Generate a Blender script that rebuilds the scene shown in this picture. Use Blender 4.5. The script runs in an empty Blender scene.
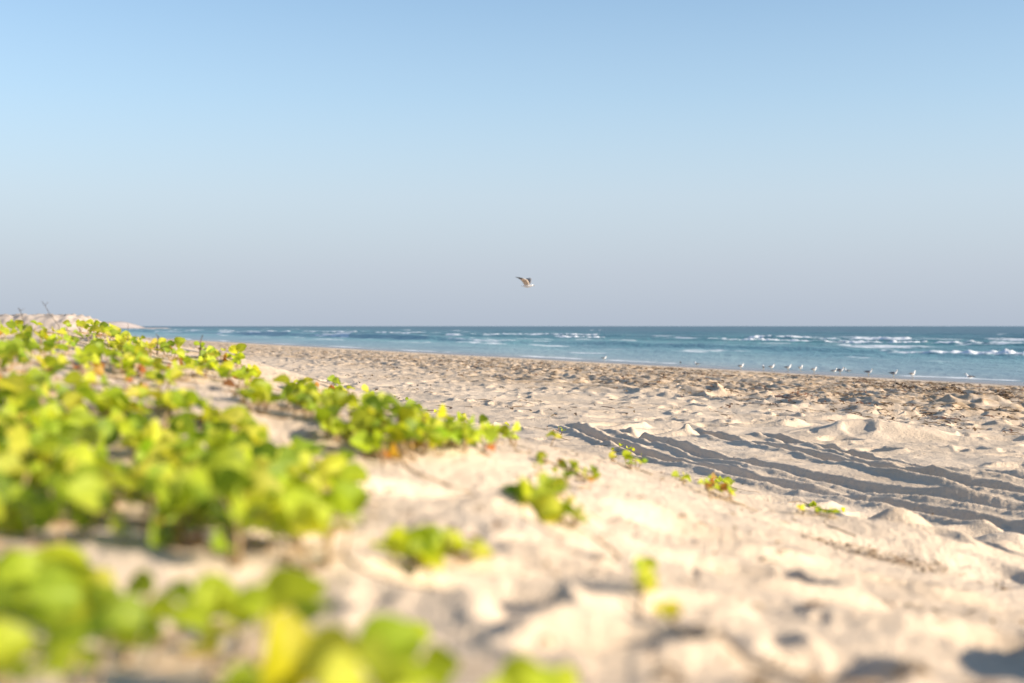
import bpy, bmesh, math, random
import numpy as np
from mathutils import Vector, Matrix

random.seed(11)
rng = np.random.default_rng(11)
scene = bpy.context.scene
C = scene.collection
R = math.radians

# ------------------------------------------------------------------ constants
CAM_Z = 2.10                # metres above the water
F = 1422.0                  # focal length in pixels (50 mm lens, 36 mm sensor, 1024 px)
CX, HY = 512.0, 326.0       # image centre column, horizon row
SUN_AZ, SUN_EL = R(104), R(17.5)     # clockwise from +Y (the view direction)
SUN = Vector((math.sin(SUN_AZ) * math.cos(SUN_EL), math.cos(SUN_AZ) * math.cos(SUN_EL), math.sin(SUN_EL)))


# ------------------------------------------------------------------ helpers
def tag(o, label=None, cat=None, group=None, kind=None):
    if label: o['label'] = label
    if cat: o['category'] = cat
    if group: o['group'] = group
    if kind: o['kind'] = kind
    return o


def empty(name, loc, rz=0.0):
    o = bpy.data.objects.new(name, None)
    o.empty_display_size = 0.1
    o.location = loc
    o.rotation_euler = (0, 0, rz)
    C.objects.link(o)
    return o


def mesh_obj(name, verts, faces, mats, parent=None, smooth=True, midx=None, tint=None):
    me = bpy.data.meshes.new(name)
    me.from_pydata([tuple(v) for v in verts], [], faces)
    for m in (mats if isinstance(mats, (list, tuple)) else [mats]):
        me.materials.append(m)
    if midx is not None:
        me.polygons.foreach_set('material_index', np.asarray(midx, np.int32))
    if smooth:
        me.polygons.foreach_set('use_smooth', np.ones(len(me.polygons), bool))
    if tint is not None:
        a = me.attributes.new('tint', 'FLOAT_COLOR', 'POINT')
        a.data.foreach_set('color', np.asarray(tint, np.float32).ravel())
    me.update()
    o = bpy.data.objects.new(name, me)
    C.objects.link(o)
    if parent: o.parent = parent
    return o


def grid_obj(name, X, Y, Z, mat, attrs=None, wrap=False):
    """Rows x columns array of points -> one smooth quad sheet (fast path)."""
    nr, nc = X.shape
    me = bpy.data.meshes.new(name)
    co = np.stack([X, Y, Z], -1).reshape(-1, 3).astype(np.float32)
    i = np.arange(nr - 1)[:, None]
    ncol = nc if wrap else nc - 1
    j = np.arange(ncol)[None, :]
    j2 = (j + 1) % nc
    q = np.stack([i * nc + j, (i + 1) * nc + j, (i + 1) * nc + j2, i * nc + j2], -1).reshape(-1, 4)
    # winding so that normals point up
    q = q[:, ::-1]
    nf = len(q)
    me.vertices.add(len(co)); me.vertices.foreach_set('co', co.ravel())
    me.loops.add(nf * 4); me.loops.foreach_set('vertex_index', q.ravel().astype(np.int32))
    me.polygons.add(nf)
    me.polygons.foreach_set('loop_start', np.arange(0, nf * 4, 4, dtype=np.int32))
    me.polygons.foreach_set('use_smooth', np.ones(nf, bool))
    me.materials.append(mat)
    me.update(calc_edges=True)
    for k, v in (attrs or {}).items():
        a = me.attributes.new(k, 'FLOAT', 'POINT')
        a.data.foreach_set('value', v.reshape(-1).astype(np.float32))
    o = bpy.data.objects.new(name, me)
    C.objects.link(o)
    return o


def sstep(a, b, x):
    t = np.clip((x - a) / (b - a), 0, 1)
    return t * t * (3 - 2 * t)


def _hash(ix, iy, seed):
    h = (ix.astype(np.int64) * 374761393 + iy.astype(np.int64) * 668265263 + seed * 974634777) & 0xFFFFFFFF
    h = ((h ^ (h >> 13)) * 1274126177) & 0xFFFFFFFF
    h = h ^ (h >> 16)
    return (h & 0xFFFFFF).astype(np.float32) / np.float32(0xFFFFFF)


def noise(x, y, seed=0):
    ix = np.floor(x); iy = np.floor(y)
    fx = (x - ix).astype(np.float32); fy = (y - iy).astype(np.float32)
    ux = fx * fx * fx * (fx * (fx * 6 - 15) + 10); uy = fy * fy * fy * (fy * (fy * 6 - 15) + 10)
    def g(dx, dy):
        a = _hash(ix + dx, iy + dy, seed) * np.float32(2 * math.pi)
        return np.cos(a) * (fx - dx) + np.sin(a) * (fy - dy)
    a = g(0, 0) * (1 - ux) + g(1, 0) * ux
    b = g(0, 1) * (1 - ux) + g(1, 1) * ux
    return (a * (1 - uy) + b * uy) * 1.5


def fbm(x, y, octv=4, seed=0, gain=0.5):
    s = 0; a = 1.0
    for k in range(octv):
        s = s + a * noise(x * 2 ** k + 17.3 * k, y * 2 ** k - 9.1 * k, seed + k)
        a *= gain
    return s


def pits(x, y, cell, prob, r0, r1, d0, d1, seed, sharp=0.5, rim=0.3):
    """Foot-worn hollows scattered on a jittered grid, each with a raised rim."""
    gx = x / cell; gy = y / cell
    ix = np.floor(gx); iy = np.floor(gy)
    out = np.zeros_like(x)
    for dx in (-1, 0, 1):
        for dy in (-1, 0, 1):
            cx = ix + dx; cy = iy + dy
            on = (_hash(cx, cy, seed) < prob)
            px = (cx + 0.15 + 0.7 * _hash(cx, cy, seed + 1)) * cell
            py = (cy + 0.15 + 0.7 * _hash(cx, cy, seed + 2)) * cell
            r = r0 + (r1 - r0) * _hash(cx, cy, seed + 3)
            d = d0 + (d1 - d0) * _hash(cx, cy, seed + 4)
            a = _hash(cx, cy, seed + 5) * math.pi
            el = 1.0 + 0.9 * _hash(cx, cy, seed + 6)
            ux = (x - px); uy = (y - py)
            ca = np.cos(a); sa = np.sin(a)
            q = np.sqrt(((ux * ca + uy * sa) / (r * el)) ** 2 + ((-ux * sa + uy * ca) / r) ** 2)
            out += on * (-d * (1 - sstep(sharp, 1.0, q)) + rim * d * np.exp(-((q - 1.15) / 0.22) ** 2))
    return out


# ------------------------------------------------------------------ terrain heights
def shore(x, y):
    """Signed distance to the waterline, positive out to sea."""
    return ((x - 19.0) + 0.41 * (y - 53.0)) / 1.081


def base_z(x, y):
    s = shore(x, y)
    z = np.where(s > 0, np.maximum(-0.035 * s, -2.5 - 0.002 * s), 0)
    z = np.where(s <= 0, np.interp(s, [-400, -60, -45, -38, -31, -18, -9, -3, 0], [2.6, 1.5, 1.3, 1.2, 1.1, 0.70, 0.31, 0.09, 0.0]), z)
    wob = 0.8 * noise(x * 0.25, y * 0.25, 5)
    z = z + 0.75 * sstep(-33.6, -37.2, s + wob * 0.0)
    return z


# (x, y, ground z) read off the photograph
CTRL = [(-0.2, 1.1, 1.775), (0.4, 1.1, 1.76), (0.05, 1.5, 1.76), (-0.57, 2.0, 1.83), (0.07, 3.0, 1.70), (0.2, 2.0, 1.72),
        (-0.31, 4.0, 1.82), (-0.04, 4.4, 1.735), (-1.1, 6.0, 1.83), (-1.7, 5.5, 1.98), (-2.1, 7.0, 2.04), (-1.35, 7.2, 1.93),
        (-0.7, 5.2, 1.80), (0.95, 6.5, 1.33), (0.47, 6.0, 1.51), (0.1, 5.6, 1.64), (1.45, 6.0, 1.26), (1.38, 5.0, 1.33),
        (2.0, 5.5, 1.18), (0.92, 3.0, 1.50), (0.6, 1.9, 1.65), (0.35, 3.6, 1.62), (0.8, 4.6, 1.47), (-1.2, 3.0, 1.93), (-0.9, 4.2, 1.90),
        (-1.6, 4.0, 2.0), (-2.4, 5.0, 2.05), (-3.5, 7.5, 2.12), (-0.8, 1.2, 1.82), (-1.2, 1.8, 1.88), (-2.5, 2.0, 1.98), (1.1, 1.4, 1.64),
        (0, 0, 1.74), (-1.2, 0, 1.86), (1.3, 0, 1.6), (0, -1.5, 1.75), (1.9, 3.0, 1.30), (2.6, 4.2, 1.14), (1.2, 7.6, 1.14), (0.2, 8.0, 1.30),
        (-0.5, 8.0, 1.55), (-1.2, 9.0, 1.62), (-2.2, 9.5, 1.80), (2.2, 7.0, 1.06), (3.0, 1.5, 1.3), (3.2, 6.0, 1.03)]
_ring = [(x, y) for x in (-6, -4, -1, 2, 5) for y in (-6, 12, 14)] + [(x, y) for x in (-7, 5.2, 6.5) for y in (-3, 0, 3, 6, 9)] + [(3.6, 8.6), (2.0, 9.6), (0.5, 10.5), (-1, 11.5)]
CP = np.array([(a, b) for a, b, _ in CTRL] + _ring, float)
_bz = base_z(CP[:, 0], CP[:, 1])
CV = np.concatenate([np.array([c for _, _, c in CTRL]) - _bz[:len(CTRL)], np.zeros(len(_ring))])


def _tps_kernel(d2):
    return np.where(d2 > 1e-12, 0.5 * d2 * np.log(np.maximum(d2, 1e-12)), 0.0)


_n = len(CP)
_K = _tps_kernel(((CP[:, None] - CP[None]) ** 2).sum(-1)) + 0.004 * np.eye(_n)
_P = np.concatenate([np.ones((_n, 1)), CP], 1)
_A = np.zeros((_n + 3, _n + 3)); _A[:_n, :_n] = _K; _A[:_n, _n:] = _P; _A[_n:, :_n] = _P.T
TPS_W = np.linalg.solve(_A, np.concatenate([CV, np.zeros(3)]))


def tps(x, y):
    out = TPS_W[_n] + TPS_W[_n + 1] * x + TPS_W[_n + 2] * y
    for k in range(_n):
        out = out + TPS_W[k] * _tps_kernel((x - CP[k, 0]) ** 2 + (y - CP[k, 1]) ** 2)
    return out


def seg_dist(x, y, pts):
    """Distance and side of points to a polyline."""
    best = np.full(x.shape, 1e9); side = np.zeros(x.shape); along = np.zeros(x.shape)
    acc = 0.0
    for (x0, y0), (x1, y1) in zip(pts[:-1], pts[1:]):
        L = math.hypot(x1 - x0, y1 - y0)
        if L < 1e-6: continue
        ux, uy = (x1 - x0) / L, (y1 - y0) / L
        t = np.clip((x - x0) * ux + (y - y0) * uy, 0, L)
        dx = x - (x0 + t * ux); dy = y - (y0 + t * uy)
        d = np.hypot(dx, dy)
        m = d < best
        best = np.where(m, d, best)
        side = np.where(m, np.sign(ux * dy - uy * dx), side)
        along = np.where(m, acc + t, along)
        acc += L
    return best, side, along


def spline(pts, n=10):
    out = []
    P = [pts[0]] + list(pts) + [pts[-1]]
    for i in range(1, len(P) - 2):
        p0, p1, p2, p3 = [np.array(p, float) for p in P[i - 1:i + 3]]
        for k in range(n):
            t = k / n
            out.append(tuple(0.5 * (2 * p1 + (p2 - p0) * t + (2 * p0 - 5 * p1 + 4 * p2 - p3) * t * t + (3 * p1 - p0 - 3 * p2 + p3) * t ** 3)))
    out.append(tuple(pts[-1]))
    return out


def px_flat(px, py, z):
    d = (CAM_Z - z) * F / (py - HY)
    return ((px - CX) / F * d, d)


RUTS = []       # (polyline, groove half width, depth, berm height)
for pix, hw, dp, bh in [
    ([(748, 433), (775, 440), (850, 456), (907, 471), (1024, 486), (1120, 496), (1250, 510)], 0.085, 0.026, 0.026),
    ([(668, 431), (692, 436), (740, 446), (824, 462), (907, 481), (1024, 498), (1120, 509), (1250, 524)], 0.10, 0.032, 0.029),
    ([(606, 431), (626, 437), (660, 447), (740, 469), (824, 484), (907, 496), (1024, 509), (1120, 520), (1250, 535)], 0.085, 0.026, 0.026),
    ([(556, 425), (575, 432), (600, 443), (660, 464), (740, 483), (824, 495), (907, 507), (1024, 523), (1120, 535), (1250, 552)], 0.09, 0.030, 0.028),
]:
    RUTS.append((spline([px_flat(a, b, 1.08) for a, b in pix]), hw, dp, bh))


def at_base(px, py):
    """Point on the smooth ground below a picture position (for laying out hollows and mounds)."""
    X = (px - CX) / F; Z = (HY - py) / F
    d = 0.7 * 1.006 ** np.arange(900)
    x, y, z = X * d, d, CAM_Z + Z * d
    g = smooth_z(x, y)
    k = int(np.argmax(z <= g)) if (z <= g).any() else len(d) - 1
    return float(x[k]), float(y[k])


def smooth_z(x, y):
    x = np.asarray(x, float); y = np.asarray(y, float)
    w = sstep(-7.5, -6, x) * (1 - sstep(5.5, 7, x)) * sstep(-6, -4, y) * (1 - sstep(12, 14, y))
    z = base_z(x, y)
    m = w > 0
    if m.any():
        t = np.zeros_like(z); t[m] = tps(x[m], y[m]); z = z + t * w
    return z


# hollows and heaps that can be told apart in the photograph: px, py, radius m, stretch, angle, height m, edge
FEATS_PX = [
    (455, 512, 0.125, 1.4, 0.6, -0.085, 0.5), (425, 462, 0.26, 1.5, 0.3, 0.05, 0.0), (492, 598, 0.075, 1.9, 0.3, -0.03, 0.4), (515, 620, 0.05, 1.6, 1.4, -0.022, 0.4),
    (605, 655, 0.055, 1.5, 0.3, -0.035, 0.45), (573, 640, 0.06, 1.2, 0.3, 0.014, 0.0), (1010, 662, 0.13, 1.3, 0.9, -0.085, 0.5), (905, 655, 0.10, 1.3, 0.4, 0.016, 0.0),
    (725, 575, 0.10, 1.7, 0.2, -0.045, 0.4), (700, 540, 0.09, 2.2, 0.2, -0.04, 0.4), (770, 503, 0.16, 2.0, 0.1, -0.06, 0.4), (893, 585, 0.11, 1.4, 0.2, -0.045, 0.45),
    (905, 535, 0.13, 1.3, 0.15, 0.13, 0.0), (935, 548, 0.24, 1.6, 0.5, 0.07, 0.0), (880, 550, 0.2, 2.0, 0.1, -0.04, 0.3), (545, 555, 0.05, 1.4, 0.2, -0.025, 0.4),
    (560, 572, 0.07, 1.6, 0.1, -0.02, 0.4), (385, 545, 0.09, 2.2, 0.3, -0.03, 0.4), (720, 600, 0.07, 2.0, 0.3, -0.02, 0.4), (840, 632, 0.10, 2.6, 0.4, -0.03, 0.4),
    (835, 665, 0.06, 2.0, 1.4, -0.025, 0.4), (690, 612, 0.05, 1.5, 1.2, -0.025, 0.4), (520, 540, 0.13, 1.4, 0.6, 0.03, 0.0), (640, 520, 0.16, 1.6, 0.2, 0.03, 0.0),
    (150, 575, 0.16, 1.9, 0.1, 0.035, 0.0), (160, 380, 0.3, 1.6, 0.1, 0.04, 0.0), (280, 430, 0.14, 1.4, 0.3, -0.03, 0.3), (660, 560, 0.12, 1.8, 0.1, 0.025, 0.0),
    (930, 478, 0.3, 1.5, 0.2, 0.03, 0.0), (880, 437, 0.42, 1.5, 0.1, 0.17, 0.0), (850, 430, 0.25, 1.2, 0.4, -0.05, 0.4), (704, 396, 0.5, 1.5, 0.1, 0.19, 0.0),
    (970, 408, 0.45, 1.4, 0.1, 0.17, 0.0), (800, 418, 0.3, 1.8, 0.1, -0.09, 0.4), (760, 425, 0.28, 1.4, 0.2, -0.10, 0.45), (660, 434, 0.25, 1.6, 0.9, -0.08, 0.45),
    (612, 427, 0.22, 1.6, 0.9, -0.09, 0.45), (940, 417, 0.35, 3.0, 0.1, -0.09, 0.4), (1000, 440, 0.3, 2.0, 0.1, -0.06, 0.4), (960, 500, 0.16, 1.1, 0.1, 0.07, 0.0),
    (1010, 545, 0.14, 1.2, 0.1, 0.06, 0.0), (860, 425, 0.25, 1.4, 0.2, -0.08, 0.4), (985, 535, 0.2, 2.0, 0.2, -0.05, 0.4),
]
FEATS = [(at_base(a, b),) + tuple(r) for a, b, *r in FEATS_PX]
FEATS = [(p, r * (1.25 if p[1] < 4 and h < 0 else 1), st, an, h * (1.05 if p[1] < 4 and h < 0 else 1), e) for p, r, st, an, h, e in FEATS]
FEATS += [((0.90, 1.78), 0.15, 1.3, 1.2, 0.15, 0.0), ((1.25, 2.4), 0.2, 1.3, 0.4, 0.07, 0.0)]


def ground_z(x, y):
    x = np.asarray(x, float); y = np.asarray(y, float)
    s = shore(x, y)
    z = smooth_z(x, y)
    dist = np.hypot(x, y)
    # broad lumps
    dune = sstep(-33.5, -35.5, s)
    beach = (1 - dune) * sstep(-6.0, -13.0, s)
    z = z + dune * (0.012 * fbm(x * 2.1, y * 2.1, 3, 21) + 0.004 * fbm(x * 6, y * 6, 3, 27))
    z = z + beach * (0.030 * fbm(x * 0.8, y * 0.8, 3, 31) + 0.009 * fbm(x * 3.1, y * 3.1, 3, 37))
    # churned, weed-strewn upper beach
    wr = sstep(-28.5, -24, s + 1.5 * noise(x * .15, y * .15, 41)) * sstep(-7.5, -12, s + 1.2 * noise(x * .2, y * .2, 42))
    n1 = fbm((0.92 * x + 0.38 * y) * 1.1, (-0.38 * x + 0.92 * y) * 0.6, 3, 43, 0.5)
    z = z + wr * (0.135 * (1 - np.abs(n1)) ** 2 + 0.022 * fbm((.92 * x + .38 * y) * 4.0, (-.38 * x + .92 * y) * 2.2, 3, 47, .5) - 0.05)
    # foot-worn hollows
    near = dist < 60
    if near.any():
        xn, yn, sn = x[near], y[near], s[near]
        b = beach[near] * (1 - wr[near] * 0.75)
        f = np.ones_like(xn)
        for line, hw, dp, bh in RUTS:
            d, _, _ = seg_dist(xn, yn, line[::4] + [line[-1]])
            f = f * sstep(0.25, 0.6, d)
        wx = xn + 0.05 * noise(xn * 5, yn * 5, 91); wy = yn + 0.05 * noise(xn * 5 + 7, yn * 5, 92)
        add = b * f * (pits(wx, wy, 0.62, 0.5, 0.10, 0.19, 0.03, 0.085, 51) + pits(wx + .31, wy - .17, 0.33, 0.35, 0.05, 0.09, 0.006, 0.02, 61))
        dn = dune[near]
        wx = xn + 0.03 * noise(xn * 8, yn * 8, 93); wy = yn + 0.03 * noise(xn * 8 + 7, yn * 8, 94)
        add = add + dn * (pits(wx, wy, 0.36, 0.32, 0.04, 0.08, 0.008, 0.022, 71, 0.2, 0.3) + pits(wx + .1, wy + .2, 0.16, 0.26, 0.014, 0.03, 0.003, 0.008, 81, 0.3, 0.3))
        z[near] += add
    # wheel ruts
    nr = (dist < 40) & (s > -36)
    if nr.any():
        xr, yr = x[nr], y[nr]
        a = np.zeros_like(xr)
        for k, (line, hw, dp, bh) in enumerate(RUTS):
            d, sd, al = seg_dist(xr, yr, line)
            d = d + 0.018 * noise(xr * 2.0, yr * 2.0, 101 + k) + 0.007 * noise(xr * 11, yr * 11, 105 + k)
            fade = sstep(0.0, 0.8, al) 
            rag = 0.7 + 0.5 * sstep(-0.5, 0.6, fbm(xr * 2.2, yr * 2.2, 3, 111 + k))
            g = -dp * (1 - sstep(hw * 0.55, hw, d))
            bm = bh * rag * np.exp(-((d - hw * 1.3) / (hw * 0.45)) ** 2)
            crumb = 0.007 * np.maximum(0, fbm(xr * 13, yr * 9, 3, 118 + k, .65)) * np.exp(-((d - hw * 1.5) / (hw * 0.7)) ** 2)
            tread = 0.007 * np.cos(al * 2 * math.pi / 0.11 + sd * d * 14) * (1 - sstep(hw * .5, hw * .75, d))
            a += fade * (g + bm + tread + crumb)
        z[nr] += a
    nf = dist < 45
    if nf.any():
        xf, yf = x[nf], y[nf]
        a = np.zeros_like(xf)
        wx = xf + 0.10 * 0.3 * noise(xf * 4, yf * 4, 121); wy = yf + 0.03 * noise(xf * 4 + 3, yf * 4, 122)
        for (fx, fy), r, st, an, h, e in FEATS:
            m = (np.abs(xf - fx) < r * st * 3) & (np.abs(yf - fy) < r * st * 3)
            if not m.any(): continue
            ux, uy = wx[m] - fx, wy[m] - fy
            q = np.sqrt(((ux * math.cos(an) + uy * math.sin(an)) / (r * st)) ** 2 + ((-ux * math.sin(an) + uy * math.cos(an)) / r) ** 2)
            if h < 0:
                sd = (ux * SUN.x + uy * SUN.y) / np.maximum(np.hypot(ux, uy), 1e-6)
                a[m] += h * (1 - sstep(e, 1.0, q)) - (0.25 + 0.45 * np.maximum(sd, 0)) * h * np.exp(-((q - 1.12) / 0.25) ** 2)
            else:
                a[m] += h * np.exp(-q * q * 1.1)
        z[nf] += a
    # grain of wind-blown sand
    z = z + (0.0026 * fbm(x * 24, y * 24, 4, 131, .6) * (1 - sstep(5, 12, dist)) + 0.006 * fbm(x * 7, y * 7, 3, 135) * sstep(7, 12, dist) * beach)
    return z


def drop(px, py, lift=0.0):
    """Where the line of sight through a picture position meets the ground raised by lift (arrays)."""
    px = np.atleast_1d(np.asarray(px, float)); py = np.atleast_1d(np.asarray(py, float))
    lift = np.broadcast_to(np.asarray(lift, float), px.shape)
    d = 0.75 * 1.0085 ** np.arange(520)
    x = (px[:, None] - CX) / F * d; y = np.broadcast_to(d, x.shape); z = CAM_Z + (HY - py)[:, None] / F * d
    g = ground_z(x.ravel(), y.ravel()).reshape(x.shape) + lift[:, None]
    hit = z <= g
    k = np.where(hit.any(1), hit.argmax(1), -1)
    # where the line of sight clears the crest, take the place it passes lowest over within the dune
    miss = k < 0
    if miss.any():
        gap = (z - g)[miss].copy(); gap[:, (d < 4.5) | (d > 8)] = 9
        k[miss] = gap.argmin(1)
    r = np.arange(len(px))
    X, Y = x[r, k], y[r, k].copy()
    return X, Y


# ------------------------------------------------------------------ materials
def new_mat(name):
    m = bpy.data.materials.new(name); m.use_nodes = True
    nt = m.node_tree; nt.nodes.clear()
    out = nt.nodes.new('ShaderNodeOutputMaterial')
    return m, nt, out


def N(nt, t, **kw):
    n = nt.nodes.new(t)
    for k, v in kw.items():
        if k.startswith('i_'): n.inputs[k[2:].replace('_', ' ')].default_value = v
        else: setattr(n, k, v)
    return n


def ramp(nt, stops, interp='LINEAR'):
    n = nt.nodes.new('ShaderNodeValToRGB'); cr = n.color_ramp; cr.interpolation = interp
    while len(cr.elements) > 1: cr.elements.remove(cr.elements[-1])
    cr.elements[0].position, cr.elements[0].color = stops[0][0], (*stops[0][1], 1)
    for p, c in stops[1:]:
        e = cr.elements.new(p); e.color = (*c, 1)
    return n


def mixc(nt, a, b, f, blend='MIX'):
    n = nt.nodes.new('ShaderNodeMix'); n.data_type = 'RGBA'; n.blend_type = blend
    for s, v in ((n.inputs[0], f), (n.inputs[6], a), (n.inputs[7], b)):
        if isinstance(v, bpy.types.NodeSocket): nt.links.new(v, s)
        elif isinstance(v, (int, float)): s.default_value = v
        else: s.default_value = (*v, 1)
    return n.outputs[2]


def sand_material():
    m, nt, out = new_mat('beach_sand'); L = nt.links.new
    geo = N(nt, 'ShaderNodeNewGeometry')
    P = geo.outputs['Position']
    nz = N(nt, 'ShaderNodeTexNoise', i_Scale=0.9, i_Detail=5.0, i_Roughness=0.6); L(P, nz.inputs['Vector'])
    col = ramp(nt, [(0.3, (0.59, 0.465, 0.335)), (0.7, (0.70, 0.57, 0.43))]); L(nz.outputs['Fac'], col.inputs['Fac'])
    # grains: dark heavy-mineral specks and shell bits
    gr = N(nt, 'ShaderNodeTexNoise', i_Scale=260.0, i_Detail=2.0, i_Roughness=0.7); L(P, gr.inputs['Vector'])
    gm = ramp(nt, [(0.3, (0.72, 0.70, 0.68)), (0.5, (1, 1, 1)), (0.75, (1.1, 1.1, 1.1))]); L(gr.outputs['Fac'], gm.inputs['Fac'])
    c = mixc(nt, col.outputs['Color'], gm.outputs['Color'], 0.6, 'MULTIPLY')
    sp = N(nt, 'ShaderNodeTexNoise', i_Scale=45.0, i_Detail=3.0, i_Roughness=0.75); L(P, sp.inputs['Vector'])
    sm = ramp(nt, [(0.63, (0, 0, 0)), (0.70, (1, 1, 1))]); L(sp.outputs['Fac'], sm.inputs['Fac'])
    # brown plant dust collects in drifts, more on the weed belt
    at = N(nt, 'ShaderNodeAttribute', attribute_name='wrack')
    dr = N(nt, 'ShaderNodeTexNoise', i_Scale=3.2, i_Detail=6.0, i_Roughness=0.7, i_Distortion=0.6); L(P, dr.inputs['Vector'])
    dm = ramp(nt, [(0.38, (0, 0, 0)), (0.60, (1, 1, 1))]); L(dr.outputs['Fac'], dm.inputs['Fac'])
    mul = N(nt, 'ShaderNodeMath', operation='MULTIPLY'); L(at.outputs['Fac'], mul.inputs[0]); L(dm.outputs['Color'], mul.inputs[1])
    mul2 = N(nt, 'ShaderNodeMath', operation='MULTIPLY'); L(mul.outputs[0], mul2.inputs[0]); mul2.inputs[1].default_value = 0.75
    c = mixc(nt, c, (0.36, 0.24, 0.13), mul2.outputs[0])
    m3 = N(nt, 'ShaderNodeMath', operation='MULTIPLY'); L(sm.outputs['Color'], m3.inputs[0]); m3.inputs[1].default_value = 0.45
    c = mixc(nt, c, (0.22, 0.15, 0.10), m3.outputs[0])
    wet = N(nt, 'ShaderNodeAttribute', attribute_name='wet')
    c = mixc(nt, c, (0.21, 0.17, 0.14), wet.outputs['Fac'])
    b = N(nt, 'ShaderNodeBsdfPrincipled'); L(c, b.inputs['Base Color'])
    rr = N(nt, 'ShaderNodeMapRange'); L(wet.outputs['Fac'], rr.inputs['Value']); rr.inputs['To Min'].default_value = 0.95; rr.inputs['To Max'].default_value = 0.25
    L(rr.outputs['Result'], b.inputs['Roughness'])
    b.inputs['Specular IOR Level'].default_value = 0.25
    b1 = N(nt, 'ShaderNodeTexNoise', i_Scale=38.0, i_Detail=6.0, i_Roughness=0.65); L(P, b1.inputs['Vector'])
    dry = N(nt, 'ShaderNodeMapRange'); L(wet.outputs['Fac'], dry.inputs['Value']); dry.inputs['To Min'].default_value = 0.8; dry.inputs['To Max'].default_value = 0.04
    bp = N(nt, 'ShaderNodeBump'); bp.inputs['Distance'].default_value = 0.016; L(dry.outputs['Result'], bp.inputs['Strength']); L(b1.outputs['Fac'], bp.inputs['Height'])
    L(bp.outputs['Normal'], b.inputs['Normal'])
    L(b.outputs[0], out.inputs['Surface'])
    return m


def sea_material():
    m, nt, out = new_mat('sea_water'); L = nt.links.new
    P = N(nt, 'ShaderNodeNewGeometry').outputs['Position']
    sh = N(nt, 'ShaderNodeAttribute', attribute_name='shore')
    rp = ramp(nt, [(0.0, (0.30, 0.31, 0.29)), (0.02, (0.24, 0.32, 0.325)), (0.09, (0.125, 0.27, 0.28)), (0.2, (0.05, 0.175, 0.18)), (0.5, (0.016, 0.097, 0.115)), (1.0, (0.010, 0.060, 0.082))])
    mr = N(nt, 'ShaderNodeMapRange'); mr.inputs['From Max'].default_value = 300.0; L(sh.outputs['Fac'], mr.inputs['Value']); L(mr.outputs['Result'], rp.inputs['Fac'])
    vn = N(nt, 'ShaderNodeTexNoise', i_Scale=1.0, i_Detail=4.0, i_Roughness=0.6)
    mp = N(nt, 'ShaderNodeMapping'); mp.inputs['Scale'].default_value = (0.10, 0.028, 0.1); mp.inputs['Rotation'].default_value = (0, 0, -math.atan(0.41)); L(P, mp.inputs['Vector']); L(mp.outputs[0], vn.inputs['Vector'])
    vr = ramp(nt, [(0.3, (0.68, 0.74, 0.78)), (0.7, (1.25, 1.2, 1.15))]); L(vn.outputs['Fac'], vr.inputs['Fac'])
    c = mixc(nt, rp.outputs['Color'], vr.outputs['Color'], 1.0, 'MULTIPLY')
    mp3 = N(nt, 'ShaderNodeMapping'); mp3.inputs['Scale'].default_value = (0.022, 0.006, 0.1); mp3.inputs['Rotation'].default_value = (0, 0, -math.atan(0.41)); L(P, mp3.inputs['Vector'])
    v3 = N(nt, 'ShaderNodeTexNoise', i_Scale=1.0, i_Detail=3.0, i_Roughness=0.6); L(mp3.outputs[0], v3.inputs['Vector'])
    r3 = ramp(nt, [(0.35, (0.75, 0.85, 0.92)), (0.65, (1.22, 1.2, 1.1))]); L(v3.outputs['Fac'], r3.inputs['Fac'])
    c = mixc(nt, c, r3.outputs['Color'], 1.0, 'MULTIPLY')
    fo = N(nt, 'ShaderNodeAttribute', attribute_name='foam')
    fn = N(nt, 'ShaderNodeTexNoise', i_Scale=1.1, i_Detail=6.0, i_Roughness=0.8); L(P, fn.inputs['Vector'])
    ad = N(nt, 'ShaderNodeMath', operation='ADD'); L(fo.outputs['Fac'], ad.inputs[0]); L(fn.outputs['Fac'], ad.inputs[1])
    fr = ramp(nt, [(0.74, (0, 0, 0)), (1.15, (1, 1, 1))]); L(ad.outputs[0], fr.inputs['Fac'])
    b = N(nt, 'ShaderNodeBsdfPrincipled'); L(c, b.inputs['Base Color'])
    b.inputs['Roughness'].default_value = 0.30; b.inputs['IOR'].default_value = 1.33
    b.inputs['Specular IOR Level'].default_value = 0.45
    n1 = N(nt, 'ShaderNodeTexNoise', i_Scale=1.5, i_Detail=6.0, i_Roughness=0.6)
    mp2 = N(nt, 'ShaderNodeMapping'); mp2.inputs['Scale'].default_value = (1.0, 0.4, 1); mp2.inputs['Rotation'].default_value = (0, 0, -math.atan(0.41)); L(P, mp2.inputs['Vector']); L(mp2.outputs[0], n1.inputs['Vector'])
    bp = N(nt, 'ShaderNodeBump'); bp.inputs['Strength'].default_value = 1.0; bp.inputs['Distance'].default_value = 0.22
    L(n1.outputs['Fac'], bp.inputs['Height']); L(bp.outputs['Normal'], b.inputs['Normal'])
    d = N(nt, 'ShaderNodeBsdfDiffuse'); d.inputs['Color'].default_value = (0.80, 0.82, 0.83, 1)
    mx = N(nt, 'ShaderNodeMixShader'); L(fr.outputs['Color'], mx.inputs[0]); L(b.outputs[0], mx.inputs[1]); L(d.outputs[0], mx.inputs[2])
    L(mx.outputs[0], out.inputs['Surface'])
    return m


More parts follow.
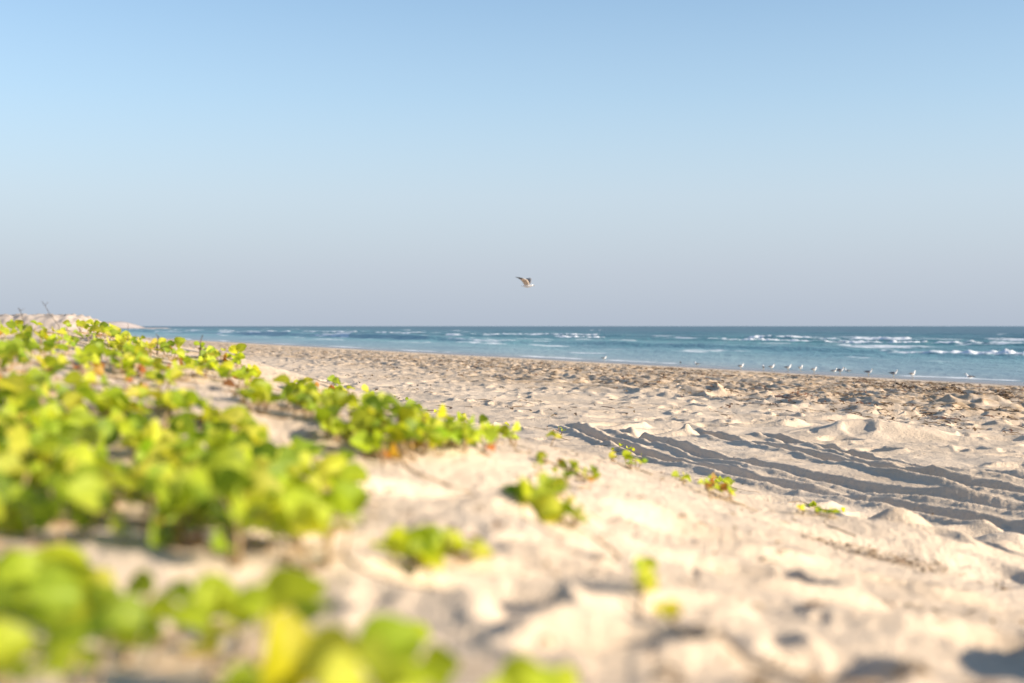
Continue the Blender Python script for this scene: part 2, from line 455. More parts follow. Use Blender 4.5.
def leaf_material():
    m, nt, out = new_mat('vine_leaf'); L = nt.links.new
    at = N(nt, 'ShaderNodeAttribute', attribute_name='tint')
    P = N(nt, 'ShaderNodeTexCoord').outputs['Object']
    nz = N(nt, 'ShaderNodeTexNoise', i_Scale=60.0, i_Detail=3.0); L(P, nz.inputs['Vector'])
    vr = ramp(nt, [(0.3, (0.82, 0.85, 0.8)), (0.7, (1.1, 1.08, 1.0))]); L(nz.outputs['Fac'], vr.inputs['Fac'])
    c = mixc(nt, at.outputs['Color'], vr.outputs['Color'], 1.0, 'MULTIPLY')
    b = N(nt, 'ShaderNodeBsdfPrincipled'); L(c, b.inputs['Base Color']); b.inputs['Roughness'].default_value = 0.5; b.inputs['Specular IOR Level'].default_value = 0.25
    t = N(nt, 'ShaderNodeBsdfTranslucent')
    c2 = mixc(nt, c, (1.4, 1.3, 0.55), 1.0, 'MULTIPLY'); L(c2, t.inputs['Color'])
    ms = N(nt, 'ShaderNodeMixShader'); ms.inputs[0].default_value = 0.5; L(b.outputs[0], ms.inputs[1]); L(t.outputs[0], ms.inputs[2])
    L(ms.outputs[0], out.inputs['Surface'])
    return m


def plain(name, col, rough=0.7, var=0.25, scale=30.0, spec=0.3):
    m, nt, out = new_mat(name); L = nt.links.new
    P = N(nt, 'ShaderNodeTexCoord').outputs['Object']
    nz = N(nt, 'ShaderNodeTexNoise', i_Scale=scale, i_Detail=4.0); L(P, nz.inputs['Vector'])
    lo = tuple(v * (1 - var) for v in col); hi = tuple(v * (1 + var) for v in col)
    rp = ramp(nt, [(0.3, lo), (0.7, hi)]); L(nz.outputs['Fac'], rp.inputs['Fac'])
    b = N(nt, 'ShaderNodeBsdfPrincipled'); L(rp.outputs['Color'], b.inputs['Base Color'])
    b.inputs['Roughness'].default_value = rough; b.inputs['Specular IOR Level'].default_value = spec
    L(b.outputs[0], out.inputs['Surface'])
    return m


def tinted(name, rough=0.8):
    m, nt, out = new_mat(name); L = nt.links.new
    at = N(nt, 'ShaderNodeAttribute', attribute_name='tint')
    P = N(nt, 'ShaderNodeTexCoord').outputs['Object']
    nz = N(nt, 'ShaderNodeTexNoise', i_Scale=25.0, i_Detail=3.0); L(P, nz.inputs['Vector'])
    vr = ramp(nt, [(0.3, (0.75, 0.75, 0.75)), (0.7, (1.2, 1.2, 1.2))]); L(nz.outputs['Fac'], vr.inputs['Fac'])
    c = mixc(nt, at.outputs['Color'], vr.outputs['Color'], 1.0, 'MULTIPLY')
    b = N(nt, 'ShaderNodeBsdfPrincipled'); L(c, b.inputs['Base Color']); b.inputs['Roughness'].default_value = rough; b.inputs['Specular IOR Level'].default_value = 0.2
    L(b.outputs[0], out.inputs['Surface'])
    return m


M_SAND = sand_material()
M_SEA = sea_material()
M_LEAF = leaf_material()
M_STEM = plain('vine_stem', (0.36, 0.25, 0.14), 0.7)
M_TWIG = plain('dry_twig', (0.085, 0.065, 0.05), 0.85)
M_WEED = tinted('dry_seaweed')
M_WHITE = plain('gull_white', (0.82, 0.80, 0.77), 0.75, 0.05)
M_GREY = plain('gull_mantle', (0.15, 0.15, 0.16), 0.75, 0.15)
M_BLACK = plain('gull_black', (0.025, 0.025, 0.028), 0.7)
M_BILL = plain('gull_bill', (0.50, 0.30, 0.06), 0.5)
M_LEG = plain('gull_leg', (0.42, 0.32, 0.14), 0.6)
M_BUFF = plain('gull_underwing', (0.55, 0.46, 0.38), 0.75, 0.1)
M_ROCK = plain('pale_rock', (0.46, 0.385, 0.32), 0.95, 0.22, 0.9)
M_HEAD = plain('hazed_headland', (0.42, 0.36, 0.33), 0.95, 0.25, 0.04)  # earth tone paled in the colour itself to stand in for distance haze


# ------------------------------------------------------------------ ground sheet
def build_ground():
    th = np.concatenate([np.arange(-180, -75, 4.0), np.arange(-75, -22, 0.7), np.arange(-22, 26, 0.058), np.arange(26, 75, 0.5), np.arange(75, 180, 4.0)])
    th = np.radians(th)
    # row spacing follows what the eye resolves at each distance
    r = [0.12]
    while r[-1] < 6000:
        x = r[-1]
        k = 0.03 if x < 0.6 else (0.0042 if x < 75 else (0.010 if x < 260 else 0.05))
        r.append(x * (1 + k))
    r = np.array(r)
    RR, TT = np.meshgrid(r, th, indexing='ij')
    X = (RR * np.sin(TT)); Y = (RR * np.cos(TT))
    Z = ground_z(X.ravel(), Y.ravel()).reshape(X.shape)
    s = shore(X, Y)
    wr = sstep(-29.5, -24, s + 2.5 * noise(X * .12, Y * .12, 41)) * sstep(-6.5, -11, s + 1.0 * noise(X * .2, Y * .2, 43))
    wr = np.maximum(wr, 0.16 * sstep(-33, -35, s))
    wet = sstep(-6.5, -3.2, s + 0.9 * noise(X * .12, Y * .12, 44) + 0.4 * noise(X * .5, Y * .5, 45))
    return grid_obj('ground', X, Y, Z, M_SAND, {'wrack': wr, 'wet': wet}, wrap=True)


ground = build_ground()
tag(ground, 'pale sand beach and dune with footprints and wheel ruts', kind='structure')


# ------------------------------------------------------------------ sea
def build_sea():
    th = np.radians(np.concatenate([np.arange(-62, -23, 0.6), np.arange(-23, 23, 0.075), np.arange(23, 88, 0.6)]))
    r = [18.0]
    while r[-1] < 14000:
        x = r[-1]; r.append(x * (1 + (0.0045 if x < 500 else (0.008 if x < 2000 else 0.03))))
    r = np.array(r)
    RR, TT = np.meshgrid(r, th, indexing='ij')
    X = RR * np.sin(TT); Y = RR * np.cos(TT)
    s = shore(X, Y)
    t = (-0.41 * (X - 19) + (Y - 53)) / 1.081
    Z = np.zeros_like(X); foam = np.zeros_like(X)
    w = 3.0 * fbm(s * 0.004, t * 0.012, 2, 201) + 1.2 * noise(t * 0.06, s * 0.02, 203)
    def crest(s0, h, back, front, seed, warp=1.0, fthr=0.1, fwid=2.2, foamy=1.0, band=None):
        """One swell line: gentle back, steep shoreward face, foam spilling where it breaks."""
        nonlocal Z, foam
        u = s + w * warp + 2.5 * warp * noise(t * 0.02, t * 0 + seed, seed) - s0
        am = np.clip(0.75 + 0.6 * noise(t * 0.018 + seed, t * 0 + 0.5, seed + 1), 0.15, 1.4)
        prof = np.where(u > 0, np.exp(-(u / back) ** 2), np.exp(-(u / front) ** 2))
        Z += h * am * prof
        br = sstep(fthr, fthr + 0.35, noise(t * 0.03 + 3.7 * seed, t * 0 + 0.3, seed + 2) + 0.5 * noise(t * 0.10, s * .05, seed + 3) + 0.2 * noise(t * 0.45, s * .3, seed + 5) + (band(t) if band else 0))
        f = np.where(u > 0, np.exp(-(u / (fwid * .35)) ** 2), np.exp(-(u / fwid) ** 2))
        f = f * br * np.clip(0.62 + 0.55 * fbm(s * 0.5, t * 0.16, 4, seed + 4, .6), 0.1, 1.2)
        foam = np.maximum(foam, f * foamy)
    # t at the right edge of the frame is small, at the far left large
    crest(9.5, 0.10, 2.5, 1.2, 301, 0.35, 0.45, 1.0, .8)
    crest(30, 0.75, 5.0, 1.5, 311, 0.4, 0.05, 1.1, 1.15, lambda t: 0.7 * (1 - sstep(44, 54, t)) - 0.8 * sstep(50, 60, t))
    crest(47, 0.25, 5.0, 2.6, 321, 0.6, 0.55, 1.5, .7)
    crest(63, 0.55, 6.0, 2.0, 331, 0.5, 0.08, 1.3, 1.15, lambda t: 0.7 * (1 - sstep(104, 112, t)) + 0.45 * np.exp(-((t - 181) / 10) ** 2) + .4 * np.exp(-((t - 280) / 12) ** 2))
    crest(74, 0.5, 6.0, 2.5, 341, 0.6, 0.2, 1.8, 1.15, lambda t: 0.5 * np.exp(-((t - 127) / 7) ** 2) + 0.3 * sstep(200, 300, t))
    crest(98, 0.45, 8.0, 3.0, 351, 0.9, 0.5, 2.0, .9)
    crest(130, 0.45, 9.0, 4.0, 361, 1.0, 0.55, 2.0, .9)
    crest(172, 0.5, 10.0, 4.0, 371, 1.0, 0.5, 2.8, 1.2)
    crest(235, 0.4, 14.0, 8.0, 381, 2.0, 0.6, 5.0, .8)
    Z += 0.30 * foam * fbm(s * 0.9, t * 0.6, 3, 431, .6) * sstep(12, 20, s)
    deep = sstep(2, 25, s)
    ch = fbm(s * 0.22, t * 0.09, 4, 401, 0.6)
    Z += deep * 0.10 * ch * (1 - 0.8 * sstep(700, 2500, RR)) + 0.02 * (1 - deep) * fbm(s * .6, t * .2, 2, 405)
    Z += sstep(120, 260, s) * 0.18 * fbm(s * 0.05, t * 0.018, 3, 407) * (1 - 0.8 * sstep(900, 3000, RR))
    # scattered remains of broken waves in the surf, and lace at the swash edge
    lace = sstep(0.15, 0.7, fbm(s * 0.22, t * 0.035, 4, 411, 0.6)) * sstep(8, 25, s) * (1 - sstep(90, 140, s))
    foam = np.maximum(foam, 0.46 * lace)
    edge = np.exp(-((s - 1.0 - 0.9 * noise(t * 0.10, t * 0, 421) - 0.3 * noise(t * .5, t * 0, 422)) / 0.5) ** 2) * sstep(-0.2, 0.5, noise(t * 0.07, t * 0 + 4.2, 423) + 0.4 * noise(t * .4, t * 0, 424))
    foam = np.maximum(foam, 0.75 * edge)
    Z = np.where(s < 3, Z * sstep(-1, 3, s), Z)
    return grid_obj('sea', X, Y, Z, M_SEA, {'shore': np.clip(s, 0, 1000), 'foam': np.clip(foam, 0, 1)})


sea = build_sea()
tag(sea, 'blue green sea with low breaking waves and foam', kind='structure')


# ------------------------------------------------------------------ far shore on the left
def bank(name, xa, xb, ya, yb, h, mat, seed, step, rough, label):
    nx = int(abs(xb - xa) / step); ny = max(8, int(abs(yb - ya) / step))
    U, V = np.meshgrid(np.linspace(0, 1, ny), np.linspace(0, 1, nx), indexing='ij')
    X = xa + (xb - xa) * V; Y = ya + (yb - ya) * U
    prof = sstep(0, 0.32, U) * (1 - sstep(0.68, 1, U)) * sstep(0.0, 0.06, V) * (1 - sstep(0.90, 1.0, V))
    n = fbm(X / rough, Y / rough, 4, seed, 0.6)
    Z = -1.2 + (h + 1.2) * prof * (0.94 + 0.06 * n) + 0.16 * np.abs(noise(X / rough * 2.3, Y / rough * 2.3, seed + 9)) * prof
    o = grid_obj(name, X, Y, Z, mat)
    tag(o, label, kind='structure')
    return o


bank('rocky_bank', -150, -53, 192, 214, 3.85, M_ROCK, 501, 0.35, 1.3, 'pale rubble bank on the far beach behind the dune plants')
bank('headland', -520, -243, 930, 1010, 5.2, M_HEAD, 511, 3.0, 22, 'low hazy headland reaching into the sea at the far left')
bank('headland', -330, -212, 900, 925, 1.0, M_HEAD, 517, 2.0, 12, 'low dark spit at the foot of the far headland')


# ------------------------------------------------------------------ vines
def tube(verts, faces, tints, pts, r0, r1, n=5, tint=(1, 1, 1, 1)):
    base = len(verts); m = len(pts)
    for i, p in enumerate(pts):
        a = Vector(pts[max(i - 1, 0)]); b = Vector(pts[min(i + 1, m - 1)])
        d = (b - a); d = d.normalized() if d.length > 1e-9 else Vector((0, 0, 1))
        u = d.cross(Vector((0, 0, 1)));
        if u.length < 1e-3: u = Vector((1, 0, 0))
        u.normalize(); v = d.cross(u)
        r = r0 + (r1 - r0) * i / max(1, m - 1)
        for k in range(n):
            an = 2 * math.pi * k / n
            verts.append(Vector(p) + u * (r * math.cos(an)) + v * (r * math.sin(an))); tints.append(tint)
    for i in range(m - 1):
        for k in range(n):
            faces.append((base + i * n + k, base + i * n + (k + 1) % n, base + (i + 1) * n + (k + 1) % n, base + (i + 1) * n + k))
    faces.append(tuple(base + k for k in range(n))[::-1]); faces.append(tuple(base + (m - 1) * n + k for k in range(n)))


NU, NV = 6, 7


def add_leaf(verts, faces, tints, base, direction, normal, size, fold, curl, col):
    """Round leathery blade with a notched tip, folded along its midrib."""
    d = direction.normalized(); n = (normal - d * normal.dot(d)).normalized(); s = d.cross(n)
    b0 = len(verts)
    wv = random.uniform(-0.04, 0.04)
    for j in range(NV + 1):
        v = j / NV
        half = 0.5 * max(0.0, math.sin(math.pi * (0.04 + 0.93 * v) ** 0.86)) ** 0.62
        for i in range(NU + 1):
            u = -1 + 2 * i / NU
            lobes = 0.09 * (1 - (1 - abs(u)) ** 2) * v ** 6 * 1.2
            y = v * (0.94 - 0.02 * abs(u)) + lobes
            x = u * half
            z = fold * abs(x) - curl * (v - 0.35) ** 2 + 0.03 * math.sin(7 * v + 3 * u) * abs(u) + wv * u
            verts.append(base + (d * y + s * x + n * z) * size)
            k = 1.0 + 0.10 * (0.5 - abs(abs(u) - 0.45)) + random.uniform(-0.03, 0.03)
            if abs(u) < 0.05: k *= 1.22
            tints.append((col[0] * k, col[1] * k, col[2] * k, 1))
    for j in range(NV):
        for i in range(NU):
            a = b0 + j * (NU + 1) + i
            faces.append((a, a + 1, a + NU + 2, a + NU + 1))


GREENS = [(0.38, 0.47, 0.032), (0.46, 0.51, 0.042), (0.28, 0.38, 0.028), (0.50, 0.52, 0.05), (0.22, 0.31, 0.028), (0.40, 0.48, 0.03), (0.50, 0.49, 0.06), (0.27, 0.36, 0.035), (0.47, 0.54, 0.06)]
DRY = [(0.55, 0.24, 0.06), (0.46, 0.16, 0.05), (0.28, 0.13, 0.06), (0.45, 0.28, 0.06)]


def in_poly(px, py, poly):
    ins = False; j = len(poly) - 1
    for i in range(len(poly)):
        xi, yi = poly[i]; xj, yj = poly[j]
        if (yi > py) != (yj > py) and px < (xj - xi) * (py - yi) / (yj - yi) + xi: ins = not ins
        j = i
    return ins


def sample_poly(poly, n, gaps=None):
    xs = [p[0] for p in poly]; ys = [p[1] for p in poly]; out = []
    while len(out) < n:
        a = random.uniform(min(xs), max(xs)); b = random.uniform(min(ys), max(ys))
        if in_poly(a, b, poly): out.append((a, b))
    return out


def make_vine(label, spots, size=0.06, lift=0.05, dry=0.03, group='beach vines growing on the dune', tone=1.0, red=False, pair=0.38):
    """Creeping dune vine: runners on the sand, a leaf stalk and a blade centred on each spot (px, py[, width px])."""
    n = len(spots)
    few = n <= 26
    sp = np.array([q[:2] for q in spots], float)
    lifts = np.array([lift * random.uniform(0.45, 1.25) for _ in range(n)])
    X, Y = drop(sp[:, 0], sp[:, 1], lifts)
    G = ground_z(X, Y)
    c = (float(X.mean()), float(Y.mean()))
    org = Vector((c[0], c[1], float(ground_z(np.array([c[0]]), np.array([c[1]]))[0])))
    root = empty('beach_vine', org)
    tag(root, label, 'vine', group)
    lv, lf, lt = [], [], []
    runners = []                                  # each runner: points on the sand, then its leaf stalks

    def blade(base, di, nrm, sz, fold, curl, col, name='leaf', lab=None):
        if few or name == 'dry_leaf':
            v, f, t = [], [], []
            add_leaf(v, f, t, base, di, nrm, sz, fold, curl, col)
            o = mesh_obj(name, v, f, M_LEAF, root, tint=t)
            if lab: o['label'] = lab
        else:
            add_leaf(lv, lf, lt, base, di, nrm, sz, fold, curl, col)

    left = set(range(1, n)); chain = [[0]]; cur = 0
    while left:                                   # nearest-neighbour runner through the leaf nodes
        k = min(left, key=lambda q: (X[q] - X[cur]) ** 2 + (Y[q] - Y[cur]) ** 2)
        left.discard(k)
        if math.hypot(X[k] - X[cur], Y[k] - Y[cur]) > 0.5: chain.append([])
        chain[-1].append(k); cur = k
    for ch in chain:
        sv, sf, st = [], [], []
        feet = {}
        pts = []
        for k in ch:
            feet[k] = (X[k], Y[k])
        for a, b in zip(ch[:-1], ch[1:]):
            L = math.hypot(X[a] - X[b], Y[a] - Y[b]); m = max(2, int(L / 0.035)); wob = random.uniform(-0.12, 0.12)
            for q in range(m):
                t = q / m; w = wob * math.sin(math.pi * t)
                pts.append((X[a] + (X[b] - X[a]) * t - (Y[b] - Y[a]) * w, Y[a] + (Y[b] - Y[a]) * t + (X[b] - X[a]) * w))
        pts.append((X[ch[-1]], Y[ch[-1]]))
        if size < .06 and len(ch) > 1:              # the runner trails on, half buried, beyond its last leaves
            for end in (0, 1):
                e = pts[-1] if end else pts[0]; o2 = pts[0] if end else pts[-1]
                a0 = math.atan2(e[1] - o2[1], e[0] - o2[0]) + random.uniform(-.5, .5); L = random.uniform(.12, .35)
                tail = [(e[0] + L * q / 8 * math.cos(a0 + .08 * q), e[1] + L * q / 8 * math.sin(a0 + .08 * q)) for q in range(1, 9)]
                pts = pts + tail if end else tail[::-1] + pts
        if len(pts) == 1: pts.append((pts[0][0] + 0.03, pts[0][1] + 0.01))
        zz = ground_z(np.array([p[0] for p in pts]), np.array([p[1] for p in pts]))
        tube(sv, sf, st, [Vector((p[0], p[1], float(z) + 0.0008 + 0.0022 * math.sin(11 * p[0] + 17 * p[1]))) - org for p, z in zip(pts, zz)], 0.0025, 0.0018)
        for k in ch:
            isdry = random.random() < dry
            wpx = spots[k][2] if len(spots[k]) > 2 else None
            sz = wpx * Y[k] / F if wpx else size * (0.62 if isdry else 0.92) * random.uniform(0.7, 1.22) * (random.uniform(0.4, 0.7) if random.random() < 0.28 else 1.0)
            az = random.uniform(0, 2 * math.pi)
            if wpx: az = random.choice([random.uniform(-.5, .7), random.uniform(2.4, 3.6)])
            out = Vector((math.cos(az), math.sin(az), 0))
            h = lifts[k] if not isdry else 0.014
            di = (out + Vector((0, 0, random.uniform(-0.35, 0.75)))).normalized()
            centre = Vector((X[k], Y[k], G[k] + h)) - org
            top = centre - di * (0.5 * sz)
            foot = Vector((X[k], Y[k], G[k] + 0.003)) - org
            top.z = max(top.z, foot.z + 0.006)
            nrm = Vector((random.gauss(0, 0.45), random.gauss(-0.25, 0.45), 0.55)) + Vector(SUN) * 0.75
            col = random.choice(DRY) if isdry else random.choice(GREENS)
            if red and random.random() < 0.35: col = random.choice([(0.40, 0.24, 0.06), (0.36, 0.16, 0.05)])
            if 'yellow vine shoot' in label: col = (0.50, 0.46, 0.03)
            f = random.uniform(0.8, 1.15) * tone
            col = tuple(v * f for v in col)
            if not isdry:
                mid = foot + (top - foot) * 0.5 + Vector((0, 0, 0.12 * h))
                tube(sv, sf, st, [foot - Vector((0, 0, .002)), mid, top + di * (0.06 * sz)], 0.0022, 0.0014, 4)
            glow = len(spots[k]) > 3
            if glow: col = (0.46, 0.42, 0.012); nrm = Vector((0.75, -0.55, 0.35)); di = Vector((0.1, 0.05, 1)); top = centre - di * (0.5 * sz)
            blade(top, di, nrm, sz, random.uniform(0.25, 0.9), random.uniform(-0.2, 0.5), col, 'dry_leaf' if isdry else 'leaf', 'large glowing yellow green leaf' if glow else None)
            if not isdry and not wpx and random.random() < pair:
                o2 = Vector((math.cos(az + random.uniform(1.6, 4.6)), math.sin(az + random.uniform(1.6, 4.6)), 0)).normalized()
                t2 = foot + o2 * (0.5 * h) + Vector((0, 0, h * random.uniform(0.35, 0.85)))
                tube(sv, sf, st, [foot - Vector((0, 0, .002)), foot + (t2 - foot) * 0.5 + Vector((0, 0, 0.004)), t2], 0.002, 0.0013, 4)
                d2 = o2 + Vector((0, 0, random.uniform(-0.2, 0.7)))
                n2 = Vector((random.gauss(0, 0.45), random.gauss(-0.2, 0.45), 0.6)) + Vector(SUN) * 0.6
                c2 = tuple(v * random.uniform(0.8, 1.1) * tone for v in random.choice(GREENS))
                blade(t2, d2, n2, sz * random.uniform(0.65, 1.0), random.uniform(0.2, 0.9), random.uniform(-0.2, 0.5), c2)
        mesh_obj('stem', sv, sf, M_STEM, root)
    if lv: mesh_obj('foliage', lv, lf, M_LEAF, root, tint=lt)
    return root


VINES = [
    # label, polygon in the photograph, leaves, size, lift, dry, tone
    ('tall leafy vine along the dune crest at the left edge, under the dry twigs', [(-25, 322), (60, 322), (60, 350), (20, 362), (-25, 362)], 60, .062, .06, .06, .95),
    ('leafy vine on the highest point of the dune crest, before the rubble bank', [(55, 326), (98, 316), (125, 332), (150, 346), (140, 362), (90, 366), (60, 350)], 70, .062, .06, .10, 1.0),
    ('vine with orange dry leaves along the crest where the sea comes into view', [(120, 338), (160, 338), (215, 348), (225, 368), (160, 372), (120, 362)], 46, .058, .05, .30, 1.0),
    ('last leafy vine of the crest, its bright end against the weedy beach', [(195, 352), (240, 350), (258, 368), (245, 388), (205, 372)], 34, .06, .055, .18, 1.05),
    ('sparse vine lying on the bare sand just below the dune crest', [(-20, 362), (60, 358), (150, 372), (200, 392), (150, 398), (70, 385), (-20, 385)], 34, .055, .04, .25, .95),
    ('dense vine patch in the middle of the left edge, upper half', [(-40, 385), (70, 385), (125, 400), (125, 440), (-40, 445)], 62, .066, .055, .05, 1.0),
    ('dense large leaved vine patch in the middle of the left edge, lower half', [(-40, 440), (120, 440), (145, 470), (95, 502), (30, 512), (-40, 508)], 52, .068, .06, .04, .95),
    ('broad vine patch just left of the grey sandy gap', [(120, 395), (190, 400), (250, 420), (250, 455), (140, 465), (120, 430)], 56, .064, .055, .10, 1.02),
    ('thick vine patch whose lower edge hangs over the bare sand bank', [(140, 460), (250, 455), (290, 478), (280, 515), (240, 530), (180, 510), (140, 490)], 58, .066, .06, .05, .95),
    ('few low leaves straggling over the bare sand bank below the thick mat', [(-20, 508), (110, 500), (250, 528), (330, 530), (300, 552), (120, 535), (-20, 535)], 15, .055, .022, .12, 1.0),
    ('upright leaves of the vine at the right end of the thick mat, beside open sand', [(250, 440), (300, 440), (345, 440), (365, 480), (345, 520), (295, 545), (270, 500)], 48, .064, .06, .04, 1.05),
    ('vine at the upper end of the green ridge strip, near the weedy beach', [(238, 390), (290, 376), (340, 382), (350, 405), (300, 408), (245, 402)], 44, .060, .05, .10, .9),
    ('dark and bright leaved vine in the middle of the green ridge strip', [(300, 400), (350, 386), (420, 402), (430, 438), (385, 455), (320, 425)], 66, .060, .055, .05, .95),
    ('bright vine at the lower end of the green ridge strip', [(405, 403), (450, 410), (512, 428), (508, 441), (450, 442), (410, 440)], 50, .058, .05, .04, 1.05),
    ('blurred large leaved vine in the lower left corner', [(40, 576, 100), (80, 612, 75), (18, 592, 70), (6, 648, 62), (62, 645, 55), (40, 675, 60), (-15, 610, 70), (95, 590, 45), (70, 580, 60), (-20, 580, 60), (28, 580, 66), (72, 578, 46), (-12, 640, 60), (30, 622, 66), (92, 638, 46), (55, 598, 60), (15, 668, 66), (75, 668, 50)], 0, .07, .055, .0, 1.0),
    ('low vine on the sand between the corner vine and the big yellow leaf', [(130, 627, 56), (140, 592, 34), (215, 598, 50), (190, 625, 45), (160, 615, 40), (105, 602, 36), (218, 632, 44), (150, 640, 40), (120, 645, 44), (175, 600, 36), (205, 655, 40), (236, 615, 44)], 0, .058, .04, .0, 1.0),
    ('vine with the large glowing yellow leaf at the bottom edge', [(285, 600, 84), (286, 656, 92, 1), (332, 664, 70), (250, 604, 40), (310, 618, 60), (345, 690, 60), (240, 690, 50)], 0, .078, .06, .0, 1.1),
    ('blurred vine cut by the bottom edge, right of the big yellow leaf', [(392, 650, 72), (412, 630, 42), (378, 640, 50), (425, 682, 56), (395, 690, 60), (440, 668, 44), (368, 668, 46)], 0, .066, .05, .0, 1.0),
    ('small vine tip peeping over the bottom edge', [(525, 682, 58), (562, 686, 36), (495, 690, 30), (540, 700, 50)], 0, .055, .03, .0, 1.05),
    ('single bright upright vine leaf cluster ending the ridge strip', [(500, 424), (518, 424), (518, 440), (502, 440)], 4, .055, .06, .0, 1.15),
    ('compact green vine tuft alone on the middle of the sand slope', [(512, 488), (545, 478), (580, 500), (578, 524), (545, 512), (515, 500)], 19, .048, .024, .0, .95),
    ('pale green vine tuft on the sand below the deep shaded hollow', [(396, 538), (430, 536), (466, 548), (470, 566), (425, 568), (392, 552)], 16, .044, .02, .0, 1.05),
    ('small lone green vine shoot on the sand near the bottom', [(640, 568), (664, 566), (664, 584), (642, 584)], 3, .034, .014, .0, .95),
    ('tiny yellow vine shoot on the sand, below the lone green shoot', [(646, 600), (672, 598), (676, 616), (650, 616)], 3, .030, .012, .0, 1.15),
    ('low olive vine tuft just above the compact tuft', [(550, 464), (592, 466), (598, 480), (560, 480)], 14, .032, .02, .1, .8),
    ('bright seedling row on the dune brow in front of the wheel ruts', [(608, 448), (626, 446), (644, 456), (640, 466), (614, 460)], 15, .036, .035, .0, 1.1),
    ('small two leaf vine shoot on the brow, right of the seedling row', [(672, 472), (690, 472), (690, 481), (674, 481)], 6, .033, .02, .0, 1.05),
    ('round bright green tuft on the brow with reddish shoots', [(703, 478), (734, 480), (734, 494), (708, 490)], 22, .036, .03, .0, 1.1),
    ('chain of tiny bright leaves on the brow beside the round sand mound', [(795, 503), (830, 506), (852, 511), (850, 516), (800, 511)], 13, .032, .02, .0, 1.15),
    ('reddish sprig on the brow beside the end of the ridge strip', [(548, 420), (562, 424), (562, 438), (545, 436)], 8, .034, .05, .5, .9),
    ('small dark leaf pair on the sand between the ridge strip and the compact tuft', [(530, 456), (560, 458), (560, 466), (532, 466)], 7, .032, .02, .15, .7),
]
for lab, poly, n, size, lift, dry, tone in VINES:
    small = size < .05
    spots = [(q[0], q[1], q[2] * 0.92, *q[3:]) for q in poly] if n == 0 else sample_poly(poly, n if small else int(n * 1.35))
    make_vine(lab, spots, size * (1 if small or n == 0 else 0.9), lift * (1 if small else .78), dry, 'small vine shoots on the open sand' if small else 'beach vines growing on the dune', tone=tone, red=('reddish' in lab))


# ------------------------------------------------------------------ dry stems on the crest
def make_stalk(label, pts_px, d, r=0.0019, bare=False):
    P = [Vector(((px - CX) / F * d, d, CAM_Z + (HY - py) / F * d)) for px, py in pts_px]
    gz = float(ground_z(np.array([P[0].x]), np.array([P[0].y]))[0])
    foot = Vector((P[0].x, P[0].y, gz - 0.01))
    root = empty('dry_twig', foot)
    tag(root, label, 'twig', 'dry twigs on the dune crest')
    v, f, t = [], [], []
    P2 = [foot] + [p + Vector((0, random.uniform(-.03, .03), 0)) for p in P]
    tube(v, f, t, [p - foot for p in P2], r, r * 0.45)
    mesh_obj('stem', v, f, M_TWIG, root)
    if bare: return
    v, f, t = [], [], []
    q = P2[-2] - foot; e = P2[-1] - foot
    tube(v, f, t, [q + (e - q) * 0.3, q + (e - q) * 0.7 + Vector((0.02, 0.01, 0.004))], r * .6, r * .3)
    tube(v, f, t, [q, q + Vector((-0.018, 0.01, 0.02))], r * .6, r * .3)
    mesh_obj('side_shoot', v, f, M_TWIG, root)


make_stalk('longest dry twig leaning left above the dune crest against the sky', [(58, 326), (50, 313), (44, 307), (41.5, 301)], 6.4)
make_stalk('short dry twig at the left end of the dune crest', [(24, 326), (22, 312), (20, 308)], 6.4)
make_stalk('dark upright dry stem standing before the end of the far headland', [(129, 342), (128, 330), (128, 323)], 6.6, .0022, True)
make_stalk('dark stubby stem against the pale shallow water, middle of three', [(157, 344), (157.5, 337), (157, 334)], 6.6, .004, True)
make_stalk('dark stem leaning right, against the sea beside the last crest vine', [(199, 350), (200, 342), (202, 335)], 6.6, .005, True)

# ------------------------------------------------------------------ weed belt and litter
def strip(V, Fc, T, p, az, L, wd, lift, col, wav):
    n = 4; b = len(V)
    d = np.array([math.cos(az), math.sin(az)]); s = np.array([-d[1], d[0]])
    ph = random.uniform(0, 6)
    for i in range(n + 1):
        t = i / n
        w = wd * (0.35 + 0.65 * math.sin(math.pi * (0.1 + 0.8 * t)))
        off = wav * L * math.sin(ph + 3.2 * t)
        z = lift * math.sin(math.pi * t) * (0.6 + 0.6 * random.random()) + 0.004
        c = (p[0] + d[0] * L * (t - .5) + s[0] * off, p[1] + d[1] * L * (t - .5) + s[1] * off)
        V.append((c[0] + s[0] * w, c[1] + s[1] * w, p[2] + z + random.uniform(0, .3) * w)); V.append((c[0] - s[0] * w, c[1] - s[1] * w, p[2] + z + random.uniform(0, .9) * w))
        T.append((*col, 1)); T.append((*col, 1))
    for i in range(n):
        a = b + 2 * i; Fc.append((a, a + 1, a + 3, a + 2))


WEED = [(0.20, 0.115, 0.055), (0.13, 0.08, 0.045), (0.25, 0.15, 0.07), (0.09, 0.06, 0.045), (0.31, 0.195, 0.09), (0.27, 0.18, 0.095), (0.22, 0.10, 0.05), (0.36, 0.25, 0.13)]


